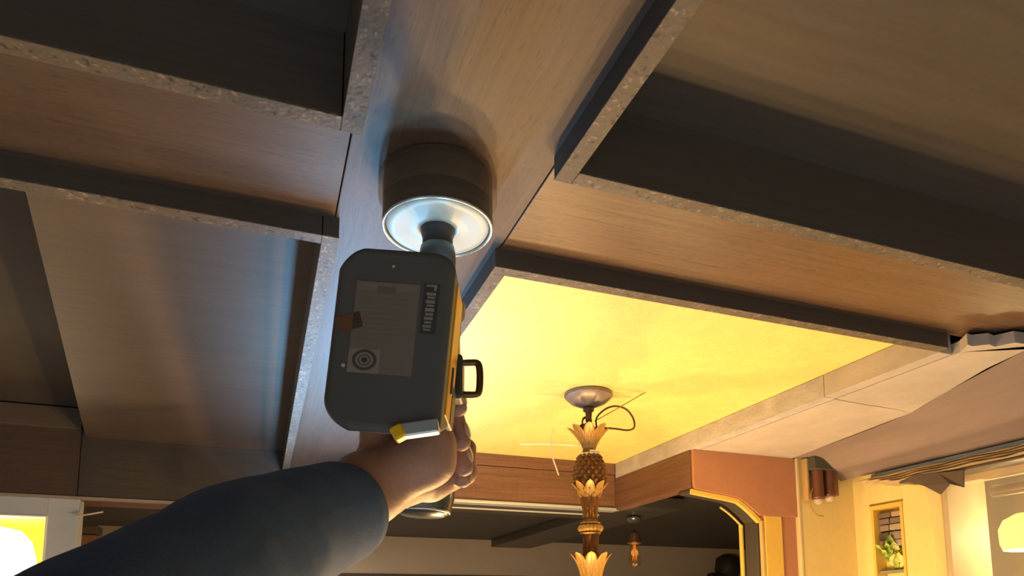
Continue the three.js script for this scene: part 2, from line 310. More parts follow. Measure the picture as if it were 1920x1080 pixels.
{
  const N = lattice(301);
  const g = sheet((u, v) => { const z = -1.285 + u * .79, y = .345 - v * .85; return V(1.612 + .010 * Math.sin(u * 46 + 3 * v + 2 * N(u * 4, v * 6, 40, 60)) * (1 - .4 * v) + .016 * (N(u * 7, v * 5, 70, 50) - .5), y, z); }, 120, 60);
  tag(mesh('plastic_sheet', g, new THREE.MeshPhysicalMaterial({ bumpMap: (() => { const A = lattice(305); return tex(256, (u, v) => { const k = 255 * Math.abs(A(u * 9 + 2 * A(u * 4, v * 4, 4, 4), v * 6, 9, 6) * 2 - 1); return [k, k, k]; }, false); })(), bumpScale: .006, color: 0xf3ead8, roughness: .14, transmission: .78, thickness: 0, ior: 1.3, side: THREE.DoubleSide })), 'wrinkled clear plastic sheet hanging over the bright opening at the right edge', 'plastic sheet');
  const f = struct('window_1', M([slab(XB + .002, XB + .145, -.45, .352, -1.2765, -1.262, .002), slab(XB + .02, XB + .06, .335, .352, -1.262, -.55, .002)]), plaster(303, [190, 176, 156], .05, .6));
  struct('wall_recess', M([slab(2.25, 2.3, FLOOR, .602, -1.6, -.2, .002, 2, .8, .8), slab(XB + .142, 2.25, FLOOR, .602, -1.64, -1.6, .002, 0, .8, .8), slab(XB + .142, 2.25, FLOOR, .602, -.2, -.16, .002, 0, .8, .8)]), wallBeige);
  const l = thing('wall_lamp', 'glowing yellow-white lamp shade seen blurred behind the plastic sheet', 'lamp', [1.81, .20, -1.16]);
  mesh('lamp_shade', lathe([[.015, .055], [.038, .053], [.064, .038], [.075, .015], [.074, -.022], [.068, -.038]], 40), new THREE.MeshStandardMaterial({ color: 0xfff0c0, roughness: .8, emissive: 0xffe070, emissiveIntensity: 1.6, side: THREE.DoubleSide }), l);
  mesh('bulb', new THREE.SphereGeometry(.03, 24, 16), new THREE.MeshStandardMaterial({ color: 0xffffff, emissive: 0xfff0c8, emissiveIntensity: 5 }), l);
  mesh('arm', tube([V(0, .05, 0), V(.15, .10, 0), V(.44, .08, 0)], .007, 20, 8), plain(0x6b5a48, .4, .5), l);
  const p = new THREE.PointLight(SHADE, SHADE_POWER, 0, 2); p.position.set(1.81, .20, -1.16); p.castShadow = true; scene.add(p);
  const k = thing('bracket', 'dark knob-ended bracket behind the plastic at the right edge', 'bracket', [1.70, .304, -1.13], 0);
  const c = lathe([[0, -.05], [.012, -.05], [.015, -.045], [.015, .05], [0, .05]], 20); c.rotateX(Math.PI / 2); mesh('knob', c, plain(0x6d6058, .4, .3), k);
}
// fitting with two brown tubes in the corner
{
  const f = thing('wall_spotlight', 'small wall light with two brown tubes hanging in the corner by the yellow wall', 'wall light', [1.505, .33, -1.527]);
  mesh('bracket', slab(-.043, .050, .082, .121, -.026, .02, .003), plain(0x565950, .5, .3), f);
  mesh('back_plate', slab(.044, .056, .012, .118, -.026, .004, .002), plain(0x9a6f48, .6), f);
  mesh('side_plate', slab(-.050, -.042, -.004, .118, -.026, -.004, .002), plain(0xb79a68, .6), f);
  for (const [x, y] of [[-.018, .012], [.024, .022]]) {
    const t = mesh('tube', lathe([[0, .075], [.015, .075], [.0165, .07], [.0165, .0], [.0185, -.006], [.0185, -.012], [.012, -.014], [0, -.014]], 24).translate(x, y, 0), plain(0x75503f, .35, .4), f);
    mesh('lens', new THREE.SphereGeometry(.013, 20, 12).translate(x, y - .016, 0), plain(0xcbb8a8, .12, .1, { clearcoat: 1 }), t);
  }
  const w = thing('loose_wire', 'thin curled wire hanging below the two brown tubes in the corner', 'wire', [1.505, .33, -1.527]);
  mesh('wire', tube([V(-.035, .03, 0), V(-.052, .0, .004), V(-.05, -.03, .006), V(-.03, -.048, .006), V(-.008, -.050, .005)], .0016, 40, 8), plain(0xa98c50, .5), w);
}

// ---------------------------------------------------------------- left: white wall with the lit opening
{
  const z0 = -2.335, z1 = -2.275, x = -.495, ox = -.572, oy = .283;
  struct('wall_left_front', M([slab(ox, x, FLOOR, .337, z0, z1, .001, 1, .8, .8), slab(-2.4, ox, oy, .337, z0, z1, .001, 0, .8, .8), slab(-2.4, ox, FLOOR, -.35, z0, z1, .001, 0, .8, .8), slab(-2.4, -1.15, -.35, oy, z0, z1, .001, 1, .8, .8)]), white);
  struct('trim_3', M([slab(ox - .002, ox + .003, -.35, oy, z1 - .002, z1 + .003, .001), slab(-1.15, ox + .003, oy - .002, oy + .003, z1 - .002, z1 + .003, .001)]), plain(0xf4f4f2, .4));
  struct('wall_alcove', M([slab(-1.2, -.66, -.4, .33, -2.90, -2.87, .001, 0, .8, .8), plate([[-.515, -2.336], [-.655, -2.87], [-.685, -2.87], [-.545, -2.336]], -.4, .73), slab(-1.2, -1.17, -.4, .33, -2.87, -2.336, .001, 2, .8, .8), plate([[-1.17, -2.336], [-.55, -2.336], [-.69, -2.87], [-1.17, -2.87]], .31, .02), plate([[-1.17, -2.336], [-.55, -2.336], [-.69, -2.87], [-1.17, -2.87]], -.4, .02)]), plaster(311, [224, 190, 70], .1));
  const l = thing('globe_lamp', 'overexposed white glowing lamp inside the opening of the white wall', 'lamp', [-.80, .12, -2.56]);
  mesh('globe', lathe([[0, -.16], [.06, -.15], [.11, -.10], [.135, -.02], [.135, .06], [.12, .115], [.09, .15], [.03, .163], [0, .164]], 40), new THREE.MeshStandardMaterial({ color: 0xffffff, emissive: 0xfff6e2, emissiveIntensity: 4 }), l);
  mesh('stem', new THREE.CylinderGeometry(.02, .02, .32, 16).translate(0, -.315, 0), plain(0x9a8a50, .5), l);
  const p = new THREE.PointLight(GLOBE, GLOBE_POWER, 0, 2); p.position.set(-.80, .12, -2.56); p.castShadow = true; scene.add(p);
  const r = thing('wooden_dowel', 'short pale stick poking out from the edge of the white wall', 'stick');
  mesh('dowel', tube([V(-.497, .2865, -2.262), V(-.462, .294, -2.26), V(-.430, .302, -2.258)], .0028, 12, 8), plain(0xc9bfae, .6), r);
  const q = thing('wooden_post', 'dim brown post standing behind the right edge of the white wall', 'post');
  mesh('post', slab(-.566, -.512, FLOOR, .27, -2.66, -2.60, .003, 1), headerWood, q);
  mesh('cap', slab(-.572, -.505, .272, .30, -2.67, -2.59, .004), headerDark, q);
}

// ---------------------------------------------------------------- next room: dark beam, hanging bulb, sconce
{
  const b = thing('glossy_beam', 'dark glossy beam under the ceiling of the next room, above the hanging bulb', 'beam');
  mesh('beam', slab(1.30, 1.55, .412, .4555, -3.92, -2.28, .003, 2), plain(0x4c4a48, .35), b);
}
{
  const b = thing('hanging_bulb', 'clear filament bulb hanging from a brown socket behind the chandelier', 'light bulb', [1.452, .205, -2.5]);
  mesh('ceiling_cup', lathe([[0, .205], [.026, .205], [.03, .198], [.026, .186], [.012, .178], [0, .178]], 24), plain(0x8d9298, .25, .7), b);
  mesh('cord', new THREE.CylinderGeometry(.003, .003, .05, 8).translate(0, .16, 0), plain(0x3c2d25, .7), b);
  mesh('socket', lathe([[0, .145], [.012, .145], [.02, .135], [.026, .118], [.026, .105], [.031, .10], [.031, .094], [.022, .09], [0, .09]], 28), plain(0x6a5040, .4, .4), b);
  mesh('glass', lathe([[.012, .096], [.015, .088], [.0215, .06], [.027, .032], [.0285, .018], [.026, .006], [.016, -.003], [.006, -.0065], [0, -.007]], 32), new THREE.MeshPhysicalMaterial({ color: 0xffeecf, roughness: .05, transmission: 1, thickness: 0, ior: 1.5, side: THREE.DoubleSide }), b);
  const fil = []; for (let k = 0; k < 6; k++) { const a = k / 6 * 6.283; fil.push(tube([V(Math.cos(a) * .004, .088, Math.sin(a) * .004), V(Math.cos(a) * .007, .05, Math.sin(a) * .007), V(Math.cos(a) * .009, .022, Math.sin(a) * .009)], .0012, 8, 6)); }
  mesh('filament', M(fil), new THREE.MeshStandardMaterial({ color: 0xffa030, emissive: 0xff9020, emissiveIntensity: .06 }), b);
  const p = new THREE.PointLight(BULB, .015, 0, 2); p.position.set(1.452, .255, -2.5); p.castShadow = true; scene.add(p);
}
{
  const s = thing('wall_sconce', 'small dark wall sconce low on the far beige wall, inside the archway', 'sconce', [2.98, .25, -3.9]);
  mesh('shade', lathe([[.03, .16], [.075, .14], [.09, .06], [.06, 0], [0, -.01]], 20), plain(0x35302d, .6), s);
  mesh('foot', slab(-.16, -.02, -.10, .03, -.02, .04, .01), plain(0x2e2a28, .6), s);
}

// ---------------------------------------------------------------- chandelier
const CH = [.681, -1.36];
{
  const c = thing('chandelier', 'brass pineapple chandelier hanging from the yellow ceiling panel', 'chandelier', [CH[0], 0, CH[1]]);
  const brassTex = (() => { const N = lattice(401); return tex(256, (u, v) => { const k = .55 * N(u * 60, v * 8, 60, 8) + .45 * N(u * 120, v * 60, 120, 60), f = .55 + .75 * k; return [196 * f, 152 * f, 80 * f]; }); })();
  const bump = (() => { const N = lattice(403); return tex(256, (u, v) => { const k = 255 * (.6 * N(u * 70, v * 10, 70, 10) + .4 * N(u * 110, v * 50, 110, 50)); return [k, k, k]; }, false); })();
  const brass = new THREE.MeshStandardMaterial({ map: brassTex, bumpMap: bump, bumpScale: .0008, roughness: .42, metalness: .35 });
  const bronze = new THREE.MeshStandardMaterial({ map: brassTex, color: 0x9a8076, bumpMap: bump, bumpScale: .0008, roughness: .5, metalness: .3 });
  const gold = new THREE.MeshStandardMaterial({ map: brassTex, color: 0xffffff, roughness: .36, metalness: .25, side: THREE.DoubleSide });
  const iron = plain(0x5b3f2c, .45, .4);
  // canopy, slightly tilted, with stem
  const can = mesh('canopy', lathe([[0, .497], [.0515, .4985], [.054, .495], [.052, .488], [.040, .477], [.022, .469], [.009, .466], [0, .466]], 48), plain(0x9d8f84, .38, .35), c);
  mesh('rim', new THREE.TorusGeometry(.0525, .0022, 8, 48).rotateX(Math.PI / 2).translate(0, .4925, 0), plain(0x7b6a5c, .35, .4), can);
  mesh('stem', lathe([[0, .468], [.0125, .467], [.0125, .458], [.008, .455], [.0065, .44], [.008, .436], [.0045, .430], [0, .428]], 20), iron, c);
  for (let k = 0; k < 4; k++) { const g = new THREE.TorusGeometry(.009, .0022, 8, 20).scale(1, 1.35, 1); if (k % 2) g.rotateY(Math.PI / 2); g.rotateZ((rnd() - .5) * .9); g.translate((k % 2 ? .004 : -.005), .431 - k * .008, .004 * (k - 1)); mesh('chain_link', g, iron, c); }
  mesh('cord_knot', M([0, 1, 2].map((k) => tube([V(-.018, .424 - .006 * k, .006), V(-.022 + .005 * k, .412, -.008), V(.002, .405 + .004 * k, .014), V(.022, .414 - .003 * k, .002), V(.004, .424, -.010 - .002 * k), V(-.012, .420, .008)], .0026, 48, 8, true))), plain(0x4c342a, .5), c);
  // loop of cord at the right
  const loop = (px, py) => V((px - 1106) / 1297 * 1.53, .499 - (py - 737) / 1297 * 1.545, 0);
  mesh('cord_loop', tube([loop(1117, 806), loop(1113, 790), loop(1130, 772), loop(1158, 760), loop(1188, 762), loop(1203, 778), loop(1200, 796), loop(1182, 806), loop(1150, 807), loop(1122, 806)].map((p, i) => p.setZ(.012 + .012 * Math.sin(i))), .0022, 80, 8), plain(0x54301f, .5), c);
  // a leaf curling outward: from (r0, y0) to (r1, y1)
  const leaf = (r0, y0, r1, y1, w, curl) => {
    const f = (u, v, o) => { const s = (u - .5) * 2, wd = w * (v < .6 ? .6 + .4 * Math.sin(v / .6 * Math.PI / 2) : Math.sqrt(Math.max(0, 1 - ((v - .6) / .4) ** 2.2))), y = y0 + (y1 - y0) * (1 - (1 - v) ** 1.15), r = r0 + (r1 - r0) * v ** curl; return V(s * wd, y - .0018 * (1 - Math.abs(s)) * 0, r + o - .22 * wd * s * s + .0014 * Math.cos(s * 9) * (1 - v)); };
    const a = sheet((u, v) => f(u, v, 0), 10, 14), b = sheet((u, v) => f(1 - u, v, -.0022), 10, 14);
    return M([a, b]);
  };
  const ring = (name, n, phase, args, mat) => { const g = leaf(...args); for (let k = 0; k < n; k++) { const m = mesh(name, g, mat, c); m.rotation.y = phase + k / n * Math.PI * 2; } };
  const FACE = -.44;                                     // a leaf turned to the camera
  ring('crown_leaf', 8, FACE, [.012, .366, .050, .420, .0125, 1.35], gold); ring('crown_leaf', 6, FACE + Math.PI / 8, [.009, .368, .026, .417, .010, 1.2], bronze);
  mesh('crown_core', lathe([[.004, .415], [.010, .395], [.0135, .372], [.0185, .352], [.019, .346]], 32), bronze, c);
  // pineapple: pyramids in staggered rows on an egg
  const egg = (t) => { const y = .3545 - t * .084; return [.0185 + .0150 * Math.sin(Math.PI * Math.min(1, t * .92 + .04)) ** .8, y]; };
  const body = mesh('pineapple', lathe(Array.from({ length: 17 }, (_, i) => { const [r, y] = egg(i / 16); return [r - .001, y]; }), 40), bronze, c);
  const pyr = new THREE.ConeGeometry(.0098, .0085, 4, 1); pyr.rotateY(Math.PI / 4); pyr.rotateX(Math.PI / 2); pyr.rotateZ(Math.PI / 4); pyr.translate(0, 0, .002);
  const pyrM = boxUV(pyr, 1, .05, .05);
  for (let r = 0; r < 9; r++) for (let k = 0; k < 13; k++) { const [R, y] = egg((r + .6) / 9.4), a = (k + (r % 2) / 2) / 13 * Math.PI * 2, m = mesh('scale', pyrM, bronze, body); m.position.set(Math.sin(a) * R, y, Math.cos(a) * R); m.rotation.y = a; const s = R / .0335; m.scale.set(s, 1, 1); }
  // leaf cup and neck
  ring('cup_leaf', 8, FACE, [.0155, .214, .043, .294, .0118, 2.3], gold); ring('cup_rib', 8, FACE + Math.PI / 8, [.0150, .214, .027, .268, .0075, 2.0], brass);
  mesh('neck', lathe([[.024, .272], [.022, .255], [.0175, .235], [.016, .215], [.0165, .207], [.021, .206], [.021, .203]], 36), bronze, c);
  // gadrooned bead
  const bead = mesh('bead_collar', lathe([[.0215, .2045], [.023, .2025], [.0215, .2005], [.0205, .2]], 36), gold, c);
  const lobe = new THREE.SphereGeometry(.0068, 12, 10).scale(.9, 1.12, 1); for (let k = 0; k < 18; k++) { const a = k / 18 * Math.PI * 2, m = mesh('lobe', lobe, brass, bead); m.position.set(Math.sin(a) * .0215, .1915, Math.cos(a) * .0215); m.rotation.y = a; }
  mesh('lower_rim', lathe([[.0195, .1835], [.0225, .1815], [.0215, .179], [.0185, .178]], 36), gold, c);
  mesh('column', lathe([[.0185, .180], [.0178, .165], [.0178, .14], [.0192, .118], [.020, .08], [.018, -.05]], 36), bronze, c);
  ring('lower_leaf', 8, FACE, [.021, .068, .047, .137, .0128, 1.9], gold); ring('lower_leaf', 8, FACE + Math.PI / 8, [.019, .066, .032, .128, .010, 1.6], gold);
  mesh('lower_body', lathe([[.018, .0], [.024, -.05], [.045, -.16], [.06, -.26], [.05, -.36], [.03, -.43], [.0, -.47]], 40), brass, c);
  for (let k = 0; k < 5; k++) {
    const a = k / 5 * Math.PI * 2 + .35, s = Math.sin(a), q = Math.cos(a), R = .27;
    mesh('arm', tube([V(s * .05, -.3, q * .05), V(s * .14, -.42, q * .14), V(s * .24, -.46, q * .24), V(s * R, -.40, q * R)], .008, 32, 10), brass, c);
    mesh('unseen_candle_cup', lathe([[0, -.40], [.022, -.395], [.040, -.375], [.052, -.345], [.058, -.305], [.056, -.305], [.050, -.343], [.038, -.371], [.014, -.378], [.013, -.34], [0, -.335]], 32).translate(s * R, 0, q * R), gold, c);  // unseen opaque cup, keeps the bulb's warm light off the floor
    mesh('unseen_candle_bulb', lathe([[0, -.335], [.012, -.33], [.017, -.31], [.013, -.285], [.004, -.262], [0, -.26]], 20).translate(s * R, 0, q * R), new THREE.MeshStandardMaterial({ color: 0xfff0d0, emissive: 0xffc060, emissiveIntensity: 6 }), c);
    const p = new THREE.PointLight(BULB, BULB_POWER, 0, 2); p.position.set(CH[0] + s * R, -.30, CH[1] + q * R); p.castShadow = true; p.shadow.radius = 1; scene.add(p);
  }
  // zip tie round the crown's neck, with long tails
  const P = (px, py) => V((px - 1106) / 1297 * 1.53, .499 - (py - 737) / 1297 * 1.545, 0);
  const tie = thing('cable_tie', 'white cable tie wound round the pineapple crown, its long tail sticking out left', 'cable tie', [CH[0], 0, CH[1]], -.40);
  const zipM = plain(0xf6f0d8, .45);
  const coil = []; for (let i = 0; i <= 60; i++) { const a = i / 60 * Math.PI * 4; coil.push(V(Math.sin(a) * .0205, .3615 - i / 60 * .010 + .0012 * Math.sin(a), Math.cos(a) * .0205)); }
  mesh('loop', tube(coil, .0027, 120, 8), zipM, tie);
  mesh('tail', tube([P(1090, 842).setZ(.018), P(1050, 841).setZ(.03), P(1010, 841).setZ(.035), P(975, 841).setZ(.035)], .0019, 32, 8), zipM, tie);
  const t2 = thing('cable_tie', 'curved white cable tie end hanging loose across the long straight tail', 'cable tie', [CH[0], 0, CH[1]], -.40);
  mesh('tail', tube([P(1039, 814).setZ(.04), P(1033, 836).setZ(.04), P(1035, 862).setZ(.042), P(1047, 902).setZ(.045)], .0017, 32, 8), zipM, t2);
  const t3 = thing('cable_tie', 'thin brown tie end slanting up to the right through the cord loop', 'cable tie', [CH[0], 0, CH[1]], -.40);
  mesh('tail', tube([P(1116, 794).setZ(.01), P(1160, 770).setZ(.01), P(1213, 740).setZ(.012)], .0011, 24, 6), plain(0x9a7a3a, .5), t3);
}

// ---------------------------------------------------------------- hole saw with its dust bowl, and the drill
const AX = [.168, -.694], YAW = -21 * Math.PI / 180;
{
  const h = thing('hole_saw', 'round dark dust bowl of a hole saw pressed against the beam, pale underside', 'hole saw', [AX[0], 0, AX[1]]);
  const N = lattice(501);
  const ringsTex = tex(256, (u, v) => { const b = .8 + .35 * N(1, v * 9, 4, 9) + .08 * N(u * 40, v * 60, 40, 60); return [84 * b, 78 * b, 68 * b]; });
  const smoke = new THREE.MeshPhysicalMaterial({ map: ringsTex, roughness: .45, clearcoat: .2 });
  mesh('bowl_wall', lathe([[.0565, .4755], [.0595, .4755], [.0600, .470], [.0598, .435], [.0602, .4225], [.0590, .4205], [.0565, .421], [.0562, .46], [.0565, .4755]], 72), smoke, h);
  mesh('clear_rim', lathe([[.0602, .4752], [.0648, .4750], [.0655, .470], [.0648, .452], [.0606, .444]], 72), new THREE.MeshPhysicalMaterial({ color: 0xf0e6dc, roughness: .1, transmission: .95, thickness: 0, ior: 1.3, side: THREE.DoubleSide }), h);
  mesh('base_plate', lathe([[.0562, .423], [.054, .4195], [.046, .4185], [.034, .4205], [.024, .4195], [.019, .4185], [.019, .425]], 72), plain(0x98a0a3, .42, .1), h);
  mesh('steel_band', new THREE.TorusGeometry(.0588, .0017, 10, 72).rotateX(Math.PI / 2).translate(0, .4205, 0), plain(0xb9c2c8, .25, .8), h);
  mesh('hub', lathe([[.019, .424], [.0185, .417], [.0175, .412], [.0165, .4105], [.0165, .400], [.012, .398]], 40), plain(0x383a3c, .5), h);
  mesh('pilot_shank', new THREE.CylinderGeometry(.006, .006, .09, 16).translate(0, .42, 0), plain(0x8c9297, .3, .8), h);
}
{
  const d = thing('cordless_drill', 'black and yellow cordless drill held upright, its battery end towards the camera', 'drill', [AX[0], 0, AX[1]], YAW);
  const black = plain(0x58595b, .5), blackM = plain(0x48494a, .42), yel = plain(0xe2a416, .42), steel = plain(0xb4bcc4, .25, .85);
  mesh('chuck', lathe([[.0, .4005], [.0155, .4005], [.0185, .398], [.0198, .390], [.0198, .378], [.0188, .376], [.0202, .374], [.0215, .345], [.0215, .330], [.018, .328], [0, .328]], 40), plain(0x5d6668, .35, .5), d);
  const body = mesh('motor_housing', lathe([[0, .329], [.022, .329], [.0265, .322], [.029, .30], [.0315, .27], [.0315, .16], [.031, .148], [0, .148]], 48), yel, d);
  mesh('clutch_ring', lathe([[.0225, .333], [.0255, .331], [.0262, .318], [.0268, .312], [.024, .311]], 48), blackM, d);
  const capG = lathe([[0, .150], [.0318, .150], [.0322, .14], [.0316, .122], [.0285, .109], [.022, .1035], [0, .1025]], 48);
  mesh('rear_cap', capG, plain(0x3a4448, .22, .1, { clearcoat: .6, clearcoatRoughness: .15 }), d);
  mesh('cap_band', new THREE.TorusGeometry(.0275, .0012, 8, 48).rotateX(Math.PI / 2).translate(0, .1075, 0), plain(0xdfe2e4, .2, .8), d);
  for (const m of [...d.children].filter((m) => ['motor_housing', 'clutch_ring', 'rear_cap', 'cap_band'].includes(m.name))) { m.rotation.z = -.04; m.position.x = -.016; }
  // handle: oval section swept from body to foot
  const hg = sheet((u, v) => { const a = u * Math.PI * 2, z = .022 + v * .155, s = 1 - .14 * Math.sin(Math.PI * v); return V(Math.cos(a) * .0165 * s, .160 + Math.sin(a) * .0215 * s + .006 * v, z); }, 28, 16, true);
  mesh('handle', hg, black, d);
  mesh('trigger', new RoundedBoxGeometry(.014, .016, .026, 3, .005).translate(0, .186, .055), blackM, d);
  // foot and battery: rounded, chamfered section in (x, y), extruded along z
  const sect = (w, y0, y1, c) => { const s = new THREE.Shape(); s.moveTo(-w + c, y0); s.lineTo(w - c * .55, y0); s.quadraticCurveTo(w, y0, w, y0 + c * .55); s.lineTo(w, y1 - c * .8); s.quadraticCurveTo(w, y1 - c * .1, w - c * .8, y1); s.lineTo(-w + c * .9, y1); s.quadraticCurveTo(-w + c * .3, y1 - c * .15, -w, y1 - c * .9); s.lineTo(-w, y0 + c * 1.1); s.quadraticCurveTo(-w + c * .1, y0 + c * .35, -w + c, y0); s.closePath(); return s; };
  const TILT = -.085, turnZ = (g) => g.translate(0, -.187, 0).rotateZ(TILT).translate(0, .187, 0);
  const taper = (g) => { const p = g.attributes.position; for (let i = 0; i < p.count; i++) { const y = p.getY(i); if (y < .187) p.setY(i, y + Math.max(0, .252 - p.getZ(i)) * .36 * Math.min(1, (.187 - y) / .06)); } g.computeVertexNormals(); return g; };
  const foot = mesh('foot', turnZ(taper(extrude(sect(.038, .130, .250, .016), .026, .004).translate(0, 0, .166))), black, d);
  const bat = mesh('battery_pack', turnZ(taper(extrude(sect(.0410, .123, .256, .019), .066, .006, 4).translate(0, 0, .189))), black, d);
  mesh('side_panel', turnZ(new RoundedBoxGeometry(.004, .098, .034, 2, .0015).translate(.0400, .192, .222)), yel, bat);
  mesh('vent', turnZ(new RoundedBoxGeometry(.0018, .020, .004, 1, .0006).translate(.0424, .172, .226)), blackM, bat);
  mesh('latch', turnZ(new RoundedBoxGeometry(.006, .030, .022, 2, .002).translate(.0396, .158, .206)), blackM, bat);
  // printed label on the end of the battery
  const cv = document.createElement('canvas'); cv.width = 512; cv.height = 860; const x = cv.getContext('2d');
  x.fillStyle = '#77706a'; x.fillRect(0, 0, 512, 860); x.fillStyle = '#7f7770'; x.fillRect(20, 20, 472, 60);
  x.fillStyle = '#6e625a'; x.fillRect(170, 40, 150, 70); x.fillStyle = '#8b857e'; x.fillRect(0, 640, 250, 220);
  x.strokeStyle = '#4c4743'; x.lineWidth = 26; x.beginPath(); x.arc(130, 740, 84, 0, 7); x.stroke(); x.lineWidth = 10; x.beginPath(); x.arc(130, 740, 46, 0, 7); x.stroke(); x.fillStyle = '#3e3a38'; x.beginPath(); x.arc(130, 740, 24, 0, 7); x.fill();
  x.fillStyle = '#736a63'; for (let k = 0; k < 9; k++) x.fillRect(40 + 16 * (k % 2), 150 + k * 48, 380 - 40 * (k % 3), 16);
  const lt = new THREE.CanvasTexture(cv); lt.colorSpace = THREE.SRGBColorSpace;
  const label = new RoundedBoxGeometry(.0445, .066, .0006, 1, .0002), lp = label.attributes.position, lu = label.attributes.uv; for (let i = 0; i < lp.count; i++) lu.setXY(i, lp.getX(i) / .0445 + .5, lp.getY(i) / .066 + .5);
  mesh('label', turnZ(label.translate(-.004, .1965, .2552)), new THREE.MeshPhysicalMaterial({ map: lt, roughness: .5 }), bat);
  const cv2 = document.createElement('canvas'); cv2.width = 128; cv2.height = 512; const y = cv2.getContext('2d'); y.fillStyle = '#3f3f3f'; y.fillRect(0, 0, 128, 512);
  y.fillStyle = '#8e8a84'; const g2 = [[20, 8, 90, 22], [84, 8, 22, 64], [24, 90, 80, 30], [34, 130, 66, 22], [26, 168, 76, 34], [36, 214, 60, 20], [24, 250, 78, 36], [30, 300, 66, 26], [22, 340, 74, 30], [28, 386, 60, 22], [18, 424, 70, 26], [24, 464, 60, 18]]; for (const r of g2) y.fillRect(...r);
  const st = new THREE.CanvasTexture(cv2); st.colorSpace = THREE.SRGBColorSpace;
  const strip = new RoundedBoxGeometry(.0105, .036, .0006, 1, .0002), sp = strip.attributes.position, su = strip.attributes.uv; for (let i = 0; i < sp.count; i++) su.setXY(i, sp.getX(i) / .0105 + .5, sp.getY(i) / .036 + .5);
  mesh('printed_strip', turnZ(strip.translate(.0262, .2125, .2552)), new THREE.MeshPhysicalMaterial({ map: st, roughness: .6 }), bat);
  mesh('sticker', turnZ(new RoundedBoxGeometry(.017, .012, .0006, 1, .0002).rotateZ(.35).translate(-.0280, .199, .2552)), plain(0x6f4c38, .6), bat);
  mesh('rivet', turnZ(new THREE.SphereGeometry(.0016, 10, 8).translate(-.029, .168, .2555)), plain(0xb0aca4, .4), bat);
  mesh('rivet', turnZ(new THREE.SphereGeometry(.0012, 10, 8).translate(-.002, .2415, .2555)), plain(0xb0aca4, .4), bat);
  // belt hook on the right of the foot
  const hook = [V(.036, .177, .185), V(.050, .178, .185), V(.0565, .1775, .185), V(.058, .174, .185), V(.058, .156, .185), V(.0565, .1525, .185), V(.050, .152, .185), V(.036, .153, .185)].map((q) => q.setY(q.y + .020));
  mesh('belt_hook', tube(hook, .0028, 60, 8).scale(1, 1, 1), plain(0x6a5638, .3, .7), d);
  mesh('hook_mount', new RoundedBoxGeometry(.012, .036, .020, 2, .003).translate(.0395, .185, .183), blackM, d);
  const clip = mesh('bit_clip', new RoundedBoxGeometry(.026, .0095, .010, 2, .0015).rotateZ(.14).translate(.0225, .1255, .2545), plain(0xc4d4dc, .3, .7), d);
  mesh('clip_end', new RoundedBoxGeometry(.009, .010, .0115, 2, .002).rotateZ(.5).translate(.0085, .1225, .255), plain(0xf0c020, .4), clip);
  // unseen ring of three small lamps below the chuck, lights the bowl
  const led = mesh('unseen_lamp_ring', lathe([[.0245, .333], [.0300, .333], [.0310, .328], [.0300, .320], [.0262, .318]], 40), blackM, d);
  for (let k = 0; k < 3; k++) {
    const a = k * 2.094 + .5, q = V(Math.sin(a) * .0275, .3342, Math.cos(a) * .0275);
    mesh('led', new THREE.SphereGeometry(.0022, 12, 8).translate(q.x, q.y - .0005, q.z), new THREE.MeshStandardMaterial({ color: 0xffffff, emissive: 0xcfeaff, emissiveIntensity: 4 }), led);
    d.updateMatrixWorld(true); const s = new THREE.SpotLight(NOSE, CHUCK_POWER, 0, 70 * Math.PI / 180, 1, 2); s.position.copy(q.setY(.337).applyMatrix4(d.matrixWorld)); s.target.position.set(s.position.x, .5, s.position.z); s.castShadow = true; s.shadow.radius = .3; scene.add(s, s.target);
  }
  // work lamp in the foot

}

